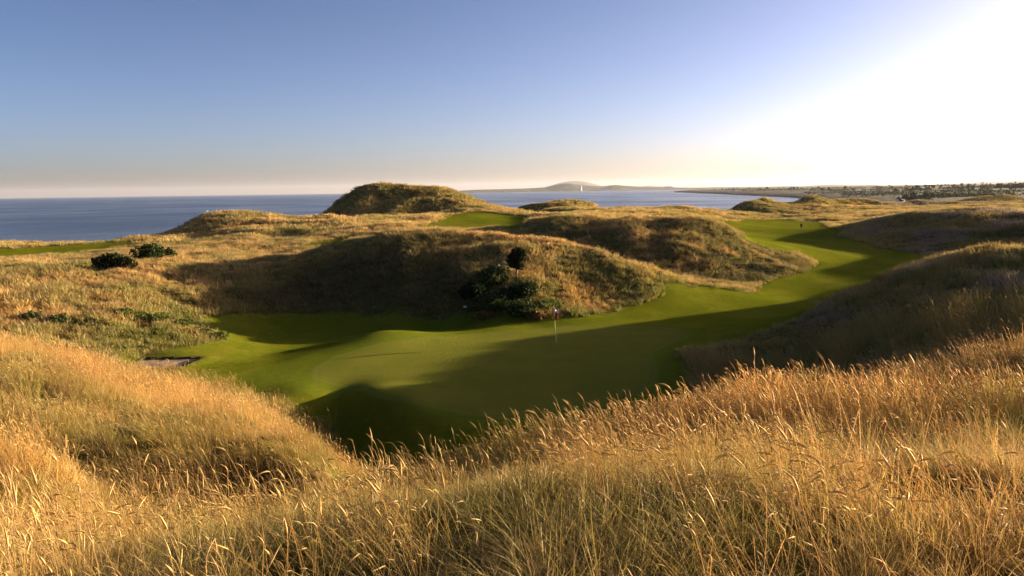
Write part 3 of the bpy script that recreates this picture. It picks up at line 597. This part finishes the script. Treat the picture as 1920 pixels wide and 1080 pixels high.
if GRASS:
    PR0 = proto_set('near_tuft', 7, nb=34, rad=.10, hmin=.18, hmax=.58, wdt=.0075, lean=.36, segs=5, stalks=0, spread=.7, stalk_w=.0045, stalk_h=(.35, .65))
    PRS = proto_set('seed_stalks', 6, nb=6, rad=.16, hmin=.3, hmax=.6, wdt=.007, lean=.48, segs=5, stalks=6, spread=.6, stalk_w=.0048, stalk_h=(.4, .85))
    PR1 = proto_set('mid_tuft', 6, nb=34, rad=.20, hmin=.28, hmax=.66, wdt=.012, lean=.32, segs=4, stalks=3, spread=.5, stalk_w=.007)
    PR2 = proto_set('dune_tuft', 6, nb=26, rad=.34, hmin=.25, hmax=.62, wdt=.034, lean=.32, segs=3, stalks=0, spread=.55)
    PR3 = proto_set('far_tuft', 5, nb=22, rad=.75, hmin=.3, hmax=.75, wdt=.10, lean=.28, segs=2, stalks=0, spread=.6)
    def dark_hollow(x, y):      # worn hollow in the near grass
        c_ = np.array([1.66, 0]); hx, hy = hx0, hy0
        return np.exp(-(((x - hx) / 1.15) ** 2 + ((y - hy) / 1.0) ** 2))
    # near grass
    x, y, z, r = wedge(2.75, 17, 125, 42, .7)
    keep = (rng.random(len(x)) > dark_hollow(x, y) * 1.6) & (rng.random(len(x)) < .10 + 1.2 * sstep(fbm(x, y, .62, 57), .36, .56))
    x, y, z, r = x[keep], y[keep], z[keep], r[keep]
    cl = fbm(x, y, .7, 51); sc = (.36 + 1.2 * cl) * (1 - .45 * sstep(dark_hollow(x, y), .1, .6))
    sc *= .62 + .38 * sstep(r, 2.5, 5)
    scatter('marram_grass', PR0, x, y, z, sc, tints(x, y, z), 'long dry golden marram grass in the foreground around the camera', 'grass', .6)
    x, y, z, r = wedge(3.2, 22, 26, 42, .5)
    kp = (fbm(x, y, 1.1, 52) > .53) & (dark_hollow(x, y) < .35); x, y, z, r = x[kp], y[kp], z[kp], r[kp]
    for cx, cy, nk in ((440, 990, 9), (500, 975, 9), (545, 965, 6), (180, 1020, 7), (1350, 815, 8), (1395, 808, 6), (1600, 800, 5), (900, 925, 5), (1180, 870, 5), (1820, 800, 6)):
        q_ = hit(cx, cy); ax = q_[0] + rng.normal(0, .25, nk); ay = q_[1] + rng.normal(0, .25, nk)
        x = np.append(x, ax); y = np.append(y, ay); z = np.append(z, samp(Zt, ax, ay)); r = np.append(r, np.hypot(ax, ay) + 3)
    cc = tints(x, y, z) * .5 + PALE * .55
    scatter('seed_stalks', PRS, x, y, z, rng.uniform(.7, 1.15, len(x)) * (.7 + .3 * sstep(r, 3, 6)), cc, 'pale nodding seed stalks rising above the foreground grass', 'grass', .45)
    x, y, z, r = wedge(15.5, 46, 42, 40, .9)
    cn = fbm(x, y, 1.2, 58); kp = rng.random(len(x)) < .3 + 1.2 * sstep(cn, .34, .56); x, y, z, r, cn = x[kp], y[kp], z[kp], r[kp], cn[kp]
    sc = (.30 + 1.35 * cn) * (1 - .25 * (x < -3) * (r < 36))
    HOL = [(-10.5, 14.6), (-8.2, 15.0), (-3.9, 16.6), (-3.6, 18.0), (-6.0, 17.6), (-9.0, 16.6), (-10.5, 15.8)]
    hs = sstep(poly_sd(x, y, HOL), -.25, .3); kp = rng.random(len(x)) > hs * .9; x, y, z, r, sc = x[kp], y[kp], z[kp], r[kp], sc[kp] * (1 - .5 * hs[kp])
    scatter('marram_grass', PR1, x, y, z, sc, tints(x, y, z), 'long golden grass on the near dunes around the putting green', 'grass', .7)
    x, y, z, r = wedge(43, 135, 13, 40, .9)
    sc = .30 + 1.3 * fbm(x, y, 2.2, 54)
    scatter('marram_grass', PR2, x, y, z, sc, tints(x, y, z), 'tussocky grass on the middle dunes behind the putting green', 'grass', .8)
    x, y, z, r = wedge(128, 470, 2.6, 38, .9)
    sc = .5 + .9 * fbm(x, y, 6, 55)
    scatter('marram_grass', PR3, x, y, z, sc, tints(x, y, z), 'tussocky grass on the far dunes by the sea', 'grass', .8)

# ------------------------------------------------------------------ shrubs and trees
def leaf_cloud(seed, blobs, nleaf, size, asp=2.0, droop=0.0):
    """leaf quads through a set of ellipsoids (cx,cy,cz,rx,ry,rz), dense near their skins"""
    r = np.random.default_rng(seed); V = []; Fc = []; AL = []; RN = []
    vol = np.array([b[3] * b[4] * b[5] for b in blobs]); vol = vol ** .67 / (vol ** .67).sum()
    for b, f in zip(blobs, vol):
        m_ = max(8, int(nleaf * f))
        d = r.normal(size=(m_, 3)); d /= np.linalg.norm(d, axis=1, keepdims=True)
        rad = r.uniform(.25, 1, m_) ** .45 * (1 + .22 * np.sin(d[:, 0] * 5 + seed) * np.cos(d[:, 1] * 4 + d[:, 2] * 5))
        c_ = np.array(b[:3]) + d * rad[:, None] * np.array(b[3:6])
        u = r.normal(size=(m_, 3)) + d * .9 + np.array((0, 0, .3 - droop)); u /= np.linalg.norm(u, axis=1, keepdims=True)
        w_ = np.cross(u, r.normal(size=(m_, 3))); w_ /= np.linalg.norm(w_, axis=1, keepdims=True)
        s_ = size * r.uniform(.6, 1.4, m_)[:, None]
        o = len(V)
        quad = np.stack([c_ - w_ * s_ * .2 / 1, c_ + u * s_ * .5 - w_ * s_ / asp, c_ + u * s_, c_ + u * s_ * .5 + w_ * s_ / asp], 1).reshape(-1, 3)
        V.extend(quad); Fc.extend([(o + 4 * i, o + 4 * i + 1, o + 4 * i + 2, o + 4 * i + 3) for i in range(m_)])
        rn = r.random(m_); RN.extend(np.repeat(rn, 4)); AL.extend([0.1, .5, 1, .5] * m_)
    return np.array(V), np.array(Fc), {'along': np.array(AL), 'rnd': np.array(RN)}
def limb(pts, rads, nside=6):
    V = []; Fc = []
    for i, (p, r_) in enumerate(zip(pts, rads)):
        p = np.array(p, float); d = np.array(pts[min(i + 1, len(pts) - 1)], float) - np.array(pts[max(i - 1, 0)], float); d /= np.linalg.norm(d) + 1e-9
        a = np.cross(d, (0, 1, .3)); a /= np.linalg.norm(a); b = np.cross(d, a)
        for j in range(nside): V.append(p + (a * math.cos(j * 6.283 / nside) + b * math.sin(j * 6.283 / nside)) * r_)
    for i in range(len(pts) - 1):
        for j in range(nside): Fc.append((i * nside + j, i * nside + (j + 1) % nside, (i + 1) * nside + (j + 1) % nside, (i + 1) * nside + j))
    return V, Fc
def limbs(name, specs, m):
    V = []; Fc = []
    for pts, rads in specs:
        v, f = limb(pts, rads); o = len(V); V += v; Fc += [tuple(i + o for i in q_) for q_ in f]
    return mesh_np(name, np.array(V), np.array(Fc), True, (m,))
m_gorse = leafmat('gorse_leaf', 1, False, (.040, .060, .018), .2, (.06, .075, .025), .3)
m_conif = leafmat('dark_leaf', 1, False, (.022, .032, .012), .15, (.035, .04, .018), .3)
m_brack = leafmat('bracken_leaf', 1, False, (.09, .135, .025), .3, (.30, .24, .08), .35)
m_russet = leafmat('russet_leaf', 1, False, (.16, .10, .035), .3, (.35, .22, .09), .4)
m_tree = leafmat('far_tree_leaf', 1, False, (.034, .048, .018), .2, (.08, .09, .04), .3)
m_bark = plain('bark', (.09, .065, .045), .9, .2, .4, 12)
def shrub(name, px, py, wid, hgt, m, label, seed, nleaf=1500, size=.14, lean=0., blobs=None, depth=None, dx=0, dy=0, cat='shrub', group=None):
    p = hit(px, py); x0, y0 = p[0] + dx, p[1] + dy
    t = empty(name, (x0, y0, H(x0, y0) - .03), 0, label=label, category=cat)
    if group: t['group'] = group
    r = random.Random(seed)
    if blobs is None:
        blobs = []
        for i in range(7):
            a = r.uniform(0, 6.28); q_ = r.uniform(.1, .62); hh = hgt * r.uniform(.45, .8)
            blobs.append((math.cos(a) * q_ * wid * .5 + lean * hh, math.sin(a) * q_ * (depth or wid) * .5, hh * .55, wid * r.uniform(.2, .34), (depth or wid) * r.uniform(.2, .34), hh * .55))
    v, f, at = leaf_cloud(seed, blobs, nleaf, size); add('foliage', mesh_np('foliage', v, f, False, (m,), at), t)
    sp = []
    for b in blobs[:5]: sp.append((((b[0] * .15, b[1] * .15, -.05), (b[0] * .5, b[1] * .5, b[2] * .55), (b[0], b[1], b[2] + b[5] * .3)), (.035, .024, .008)))
    add('stem', limbs('stem', sp, m_bark), t)
    return t
# dark wind-shaped little tree high on the main dune: bushy head on a bare stem
p = hit(968, 528); tz = H(p[0], p[1])
t = empty('pine_tree', (p[0], p[1], tz - .05), 0, label='small dark bushy-headed tree on a bare stem on the main dune', category='tree')
tb = [(0.05, 0, 2.05, .62, .6, .5), (-.3, .1, 1.85, .42, .4, .42), (.42, -.1, 2.2, .42, .4, .45), (.1, 0, 2.5, .45, .42, .3), (-.15, 0, 1.45, .42, .4, .3), (.25, 0, 1.25, .35, .35, .22)]
v, f, at = leaf_cloud(31, tb, 2600, .15); add('crown', mesh_np('crown', v, f, False, (m_conif,), at), t)
add('trunk', limbs('trunk', [(((0, 0, -.1), (.03, 0, .8), (0, 0, 1.5), (.05, 0, 2.3)), (.09, .07, .055, .02)), (((0, 0, 1.1), (.25, 0, 1.6), (.42, -.1, 2.1)), (.05, .035, .01)), (((0, 0, 1.0), (-.2, .05, 1.5), (-.3, .1, 1.8)), (.05, .03, .01))], m_bark), t)
shrub('gorse_bush', 922, 535, 3.4, 2.0, m_gorse, 'wide olive gorse bush on the dune, left of the bushy-headed tree', 41, 3200, .17)
shrub('gorse_bush', 985, 553, 3.0, 1.6, m_gorse, 'green gorse bush just below the bushy-headed tree', 42, 2800, .16)
shrub('gorse_bush', 925, 584, 3.6, 2.0, m_gorse, 'low gorse bush at the foot of the main dune behind the small white sign', 43, 3200, .16)
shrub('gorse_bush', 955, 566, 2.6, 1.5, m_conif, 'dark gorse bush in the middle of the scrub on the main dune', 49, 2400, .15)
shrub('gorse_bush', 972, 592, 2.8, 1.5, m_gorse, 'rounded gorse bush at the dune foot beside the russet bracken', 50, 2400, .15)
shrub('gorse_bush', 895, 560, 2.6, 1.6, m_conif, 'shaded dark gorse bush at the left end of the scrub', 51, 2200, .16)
shrub('bracken_clump', 905, 598, 2.0, .8, m_russet, 'small russet bracken clump next to the white sign', 52, 1000, .14)
shrub('bracken_clump', 1000, 597, 2.4, .9, m_russet, 'russet bracken clump at the foot of the main dune near the gorse', 44, 1300, .15)
shrub('bracken_clump', 1030, 577, 2.6, .9, m_brack, 'bright green bracken clump on the sunny flank right of the gorse', 45, 1400, .14)
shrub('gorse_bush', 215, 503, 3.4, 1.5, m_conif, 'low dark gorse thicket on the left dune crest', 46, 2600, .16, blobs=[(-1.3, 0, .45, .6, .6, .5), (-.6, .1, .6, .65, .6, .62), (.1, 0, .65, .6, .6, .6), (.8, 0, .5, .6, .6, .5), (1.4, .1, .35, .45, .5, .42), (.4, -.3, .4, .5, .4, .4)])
shrub('gorse_bush', 282, 484, 3.4, 2.1, m_gorse, 'tall rounded gorse bush behind the dark thicket on the left dune', 47, 2300, .20)
shrub('gorse_bush', 318, 485, 1.4, 1.5, m_gorse, 'small upright gorse bush beside the tall rounded one', 48, 1000, .18)
for i, (px, py, wd, hh, mm) in enumerate(((262, 600, 1.8, .8, m_brack), (300, 604, 2.0, .8, m_brack), (340, 612, 1.7, .7, m_brack), (380, 625, 1.6, .6, m_brack), (232, 592, 1.5, .7, m_brack), (412, 634, 1.2, .5, m_brack))):
    shrub('bracken_clump', px, py, wd, hh, mm, 'low green bracken clump along the brow of the left dune', 60 + i, 900, .13, group='bracken on the left dune')
for i, (px, py, wd, hh, mm) in enumerate(((60, 602, 1.6, .7, m_gorse), (110, 606, 1.6, .7, m_gorse), (165, 610, 1.5, .6, m_gorse))):
    shrub('gorse_bush', px, py, wd, hh, mm, 'low dark shrub in the fold below the left dune', 80 + i, 900, .13, group='dark shrubs in the left fold')
# far trees
def far_tree(seed, hgt, wid, flat):
    r = random.Random(seed); t = bpy.data.objects.new('round_tree', None); bl = []
    for i in range(8):
        a = r.uniform(0, 6.28); q_ = r.uniform(.05, .6)
        bl.append((math.cos(a) * q_ * wid * .5, math.sin(a) * q_ * wid * .5, hgt * r.uniform(.45, .82), wid * r.uniform(.2, .32), wid * r.uniform(.2, .32), hgt * r.uniform(.13, .22) * flat))
    v, f, at = leaf_cloud(seed, bl, 420, hgt * .11, 1.5); c_ = mesh_np('crown', v, f, False, (m_tree,), at)
    tr = limbs('trunk', [(((0, 0, -.4), (.05, 0, hgt * .3), (0, 0, hgt * .7)), (hgt * .035, hgt * .028, hgt * .01))] + [(((0, 0, hgt * .3), (b[0] * .6, b[1] * .6, b[2] * .75), (b[0], b[1], b[2])), (hgt * .02, hgt * .014, hgt * .005)) for b in bl[:4]], m_bark)
    return c_, tr
protos = [far_tree(201, 6.5, 7, 1), far_tree(202, 8, 7, 1.1), far_tree(203, 7, 9, .8), far_tree(204, 9, 8, 1.1)]
def put_tree(x, y, i, s, label, group):
    c_, tr = protos[i % len(protos)]
    t = empty('round_tree', (x, y, H(x, y) - .1), random.random() * 6.28, label=label, category='tree', group=group); t.scale = (s, s, s)
    add('crown', c_, t); add('trunk', tr, t)
random.seed(5)
# grove beyond the dunes at right
for i, px in enumerate((1688, 1697, 1703, 1709, 1715, 1721, 1727, 1733, 1739, 1745, 1757, 1766)):
    d = 800 + random.uniform(-25, 25); x = d * (px - 960) / F
    put_tree(x, d, i, (1.0 if px < 1750 and px > 1695 else .75) * random.uniform(.85, 1.1), 'dark bushy tree in the grove behind the dunes at right', 'grove behind the right dunes')
for i, px in enumerate((1872, 1878, 1885, 1891, 1897, 1903, 1909, 1916, 1925)):
    d = 1250 + random.uniform(-40, 40); x = d * (px - 960) / F
    put_tree(x, d, i + 1, random.uniform(1.0, 1.5), 'tall tree on the skyline above the dark dune at right', 'skyline trees at right')
i = 0
for px in np.arange(1290, 1925, 6.5):
    for d0 in (1400, 1900, 2600, 3400):
        if random.random() < .55: continue
        d = d0 * random.uniform(.88, 1.12); x = d * (px + random.uniform(-4, 4) - 960) / F
        if samp(fsd, np.array([x]), np.array([d]))[0] < 90: continue
        put_tree(x, d, i, random.uniform(.7, 1.25), 'tiny dark hedgerow tree on the distant farmland across the bay', 'distant hedgerow trees'); i += 1

hedge_me = []
for q_ in range(4):
    r_ = random.Random(300 + q_); Lh = (70, 110, 150, 200)[q_]
    bl = [(-Lh / 2 + Lh * (j + .5) / 14 + r_.uniform(-2, 2), r_.uniform(-1, 1), r_.uniform(1.0, 1.8), Lh / 22, 2.0, r_.uniform(1.2, 2.6)) for j in range(14)]
    v, f, at = leaf_cloud(300 + q_, bl, 700, 1.5, 1.4)
    sp = [(((b[0], b[1], -.5), (b[0], b[1], b[2] * .6), (b[0] + .3, b[1], b[2] + .8)), (.18, .14, .05)) for b in bl]
    hedge_me.append((mesh_np('foliage', v, f, False, (m_tree,), at), limbs('stem', sp, m_bark)))
nh = 0
for d0 in (900, 1150, 1450, 1800, 2300, 2900, 3600):
    for px in range(1300, 1960, 75):
        d = d0 * random.uniform(.9, 1.1); x = d * (px + random.uniform(-35, 35) - 960) / F
        if samp(fsd, np.array([x]), np.array([d]))[0] < 60 or random.random() < .25: continue
        t = empty('hedge', (x, d, H(x, d) - .2), random.gauss(0, .35), label='long low dark hedge between the distant fields across the bay', category='hedge', group='distant field hedges')
        a_, b_ = hedge_me[nh % 4]; add('foliage', a_, t); st_ = add('stem', b_, t); st_['kind'] = 'stuff'; nh += 1

# ------------------------------------------------------------------ houses far off
m_white = plain('white_render', (.8, .78, .74), .8, .3, .05, .5); m_slate = plain('slate', (.10, .10, .11), .7, .3, .2, 1); m_pane = plain('window_glass', (.03, .035, .04), .15, .6, .1, 1); m_doorp = plain('door_paint', (.18, .05, .04), .5, .4, .1, 1)
def box(name, lo, hi, m, parent):
    x0, y0, z0 = lo; x1, y1, z1 = hi
    V = [(x0, y0, z0), (x1, y0, z0), (x1, y1, z0), (x0, y1, z0), (x0, y0, z1), (x1, y0, z1), (x1, y1, z1), (x0, y1, z1)]
    return add(name, mesh_np(name, V, [(0, 3, 2, 1), (4, 5, 6, 7), (0, 1, 5, 4), (1, 2, 6, 5), (2, 3, 7, 6), (3, 0, 4, 7)], False, (m,)), parent)
def gable(name, w_, d_, z0, z1, ov, m, parent):
    V = [(-w_ - ov, -d_ - ov, z0), (w_ + ov, -d_ - ov, z0), (w_ + ov, d_ + ov, z0), (-w_ - ov, d_ + ov, z0), (-w_ - ov, 0, z1), (w_ + ov, 0, z1)]
    me = bpy.data.meshes.new(name); me.from_pydata(V, [], [(0, 1, 5, 4), (2, 3, 4, 5), (0, 4, 3), (1, 2, 5), (0, 3, 2, 1)]); me.materials.append(m); return add(name, me, parent)
def house(px, d, w_, dp, hh, label, rz=0., name='farmhouse', zz=None, floors=1):
    x = d * (px - 960) / F; z = H(x, d) if zz is None else zz
    t = empty(name, (x, d, z - .2), rz, label=label, category='house')
    box('wall', (-w_, -dp, 0), (w_, dp, hh), m_white, t)
    rf = gable('roof', w_, dp, hh + .003, hh + dp * .9, .3, m_slate, t)
    box('chimney', (w_ - .9, -.4, hh + dp * .4), (w_ - .2, .4, hh + dp * .9 + 1.0), m_white, rf)
    nw = max(2, int(w_ / 1.6))
    for fl in range(floors):
        for q_ in range(nw):
            xx = -w_ + (q_ + .5) * 2 * w_ / nw
            if q_ == nw // 2 and fl == 0: box('door', (xx - .5, -dp - .03, 0.2), (xx + .5, -dp + .05, 2.2), m_doorp, t)
            else: box('window', (xx - .5, -dp - .03, 1.1 + fl * 2.8), (xx + .5, -dp + .05, 2.3 + fl * 2.8), m_pane, t)
house(1689, 830, 4.5, 3, 3.4, 'white farmhouse beside the dark grove behind the right dunes', .5)
house(1485, 2500, 8, 5, 6, 'white house with dark roof next to a tree on the bay shore', .4, floors=2)
house(1376, 3000, 7, 4, 5, 'small white house on the far headland fields', -.3, floors=1)
house(1747, 640, 3.0, 2.2, 2.6, 'low white cottage at the foot of the far right dunes', .8)
house(1254, 11900, 55, 20, 26, 'large white building on the far shore near the headland tip', 0, 'shore_building', SEA + 8, 3)
house(1137, 11400, 85, 22, 16, 'long white building on the far shore under the hills', .0, 'shore_building', SEA + 6, 2)
t = empty('white_tower', (11300 * (1091 - 960) / F, 11300, SEA + 4), 0, label='slim white tower on the far shore below the mountain', category='tower')
v, f = limb(((0, 0, 0), (0, 0, 30), (0, 0, 62)), (15, 13, 12), 12); add('shaft', mesh_np('shaft', np.array(v), np.array(f), False, (m_white,)), t)
v, f = limb(((0, 0, 62), (0, 0, 64), (0, 0, 70), (0, 0, 74)), (15, 15, 10, .5), 12); add('lantern', mesh_np('lantern', np.array(v), np.array(f), False, (m_white,)), t)

# ------------------------------------------------------------------ flagstick, sign, marker, boat
m_pole = plain('pole_paint', (.62, .55, .25), .5, .4, .08, 20); m_red = plain('red_cloth', (.78, .03, .045), .8, .2, .15, 6); m_wcloth = plain('white_cloth', (.8, .78, .76), .8, .2, .05, 6); m_cup = plain('cup', (.6, .6, .6), .5, .4, .05, 5)
p = hit(1043, 640); fx, fy = p[0], p[1]; fz_ = H(fx, fy)
t = empty('flagstick', (fx, fy, fz_), 0, label='thin pale flagstick with a limp red and white flag on the putting green', category='flagstick')
tl = (-.155, .0, 2.3)
v, f = limb(((0, 0, -.1), (tl[0] * .5, 0, tl[2] * .5), tl), (.016, .015, .012), 8); add('pole', mesh_np('pole', np.array(v), np.array(f), True, (m_pole,)), t)
v, f = limb(((tl[0], 0, 2.29), (tl[0] - .002, 0, 2.33), (tl[0] - .003, 0, 2.35)), (.018, .02, .004), 8); add('finial', mesh_np('finial', np.array(v), np.array(f), True, (m_wcloth,)), t)
v, f = limb(((0, 0, .012), (0, 0, -.1)), (.056, .056), 16); add('cup', mesh_np('cup', np.array(v), np.array(f), True, (m_cup,)), t)
def cloth(u0, u1, v0, v1):
    """limp cloth hanging in folds from the top of the stick"""
    nu, nv = 14, 16; V = []
    for j in range(nv):
        for i in range(nu):
            u = u0 + (u1 - u0) * i / (nu - 1); q_ = v0 + (v1 - v0) * j / (nv - 1)
            top = 2.27 - .30 * u - q_ * .60 - .16 * u * q_
            xo = -.006 + .30 * u * (1 - .35 * q_) + .035 * math.sin(u * 9 + q_ * 2) - .12 * q_ * (u - .25); yo = .07 * math.sin(u * 11 + q_) * (.3 + u)
            V.append((tl[0] * top / 2.3 + xo, yo - .014, top))
    ii_ = np.arange(nu * nv).reshape(nv, nu)
    return mesh_np('flag', np.array(V), np.stack([ii_[:-1, :-1], ii_[:-1, 1:], ii_[1:, 1:], ii_[1:, :-1]], -1).reshape(-1, 4), True)
me = cloth(0, 1, .26, 1); me.materials.append(m_red); fl = add('flag', me, t)
me = cloth(0, 1, 0, .26); me.materials.append(m_wcloth); add('white_band', me, fl)

p = hit(872, 581); t = empty('small_sign', (p[0], p[1], H(p[0], p[1])), .1, label='small blank white sign on a short stake in the shade below the main dune', category='sign')
box('stake', (-.02, -.02, -.1), (.02, .02, .28), m_bark, t); box('board', (-.13, -.04, .16), (.13, -.021, .31), m_white, t)
m_darkp = plain('dark_board', (.03, .03, .035), .6, .3, .1, 5)
p = hit(1502, 428); t = empty('marker_post', (p[0], p[1], H(p[0], p[1])), 0, label='small dark marker board on the far sunlit fairway', category='marker')
box('stake', (-.04, -.04, -.1), (.04, .04, .35), m_darkp, t); box('board', (-.2, -.07, .3), (.2, -.041, .85), m_darkp, t)
# boat off the left dune
v_ = ray(389, 397.2); q_ = (SEA - 10) / v_[2]; bp = EYE + v_ * q_
t = empty('motor_boat', (bp[0], bp[1], SEA), .5, label='tiny white motor boat on the sea beyond the left dune', category='boat')
hv = []
for yy, wd_, zl in ((-2.2, .8, .1), (-1, .95, 0), (.6, .9, 0), (1.8, .5, .1), (2.6, .05, .3)):
    hv += [(-wd_, yy, .75 + max(0, yy) * .12), (-wd_ * .6, yy, zl - .2), (wd_ * .6, yy, zl - .2), (wd_, yy, .75 + max(0, yy) * .12)]
hf = [(4 * a + b, 4 * a + b + 1, 4 * a + 5 + b, 4 * a + 4 + b) for a in range(4) for b in range(3)] + [(4 * a + 3, 4 * a, 4 * a + 4, 4 * a + 7) for a in range(4)] + [(0, 3, 2, 1)]
add('hull', mesh_np('hull', hv, hf, False, (m_white,)), t)
cb = box('cabin', (-.6, -1.2, .74), (.6, .5, 1.9), m_white, t); box('window', (-.62, -.9, 1.25), (.62, .3, 1.65), m_pane, cb)

# ------------------------------------------------------------------ the air
if HAZE:
    m_air, nt, out = mat('air'); k = N(nt)
    vol = k('ShaderNodeVolumePrincipled', {'Color': (.80, .86, .98, 1), 'Density': 1.6e-5, 'Anisotropy': .35})
    nt.links.new(vol.outputs[0], out.inputs['Volume'])
    hz = box('haze', (-46000, -46000, SEA - 6), (46000, 46000, 420), m_air, None); hz['kind'] = 'stuff'; hz['label'] = 'thin pale sea haze over the far coast'; hz['category'] = 'haze'
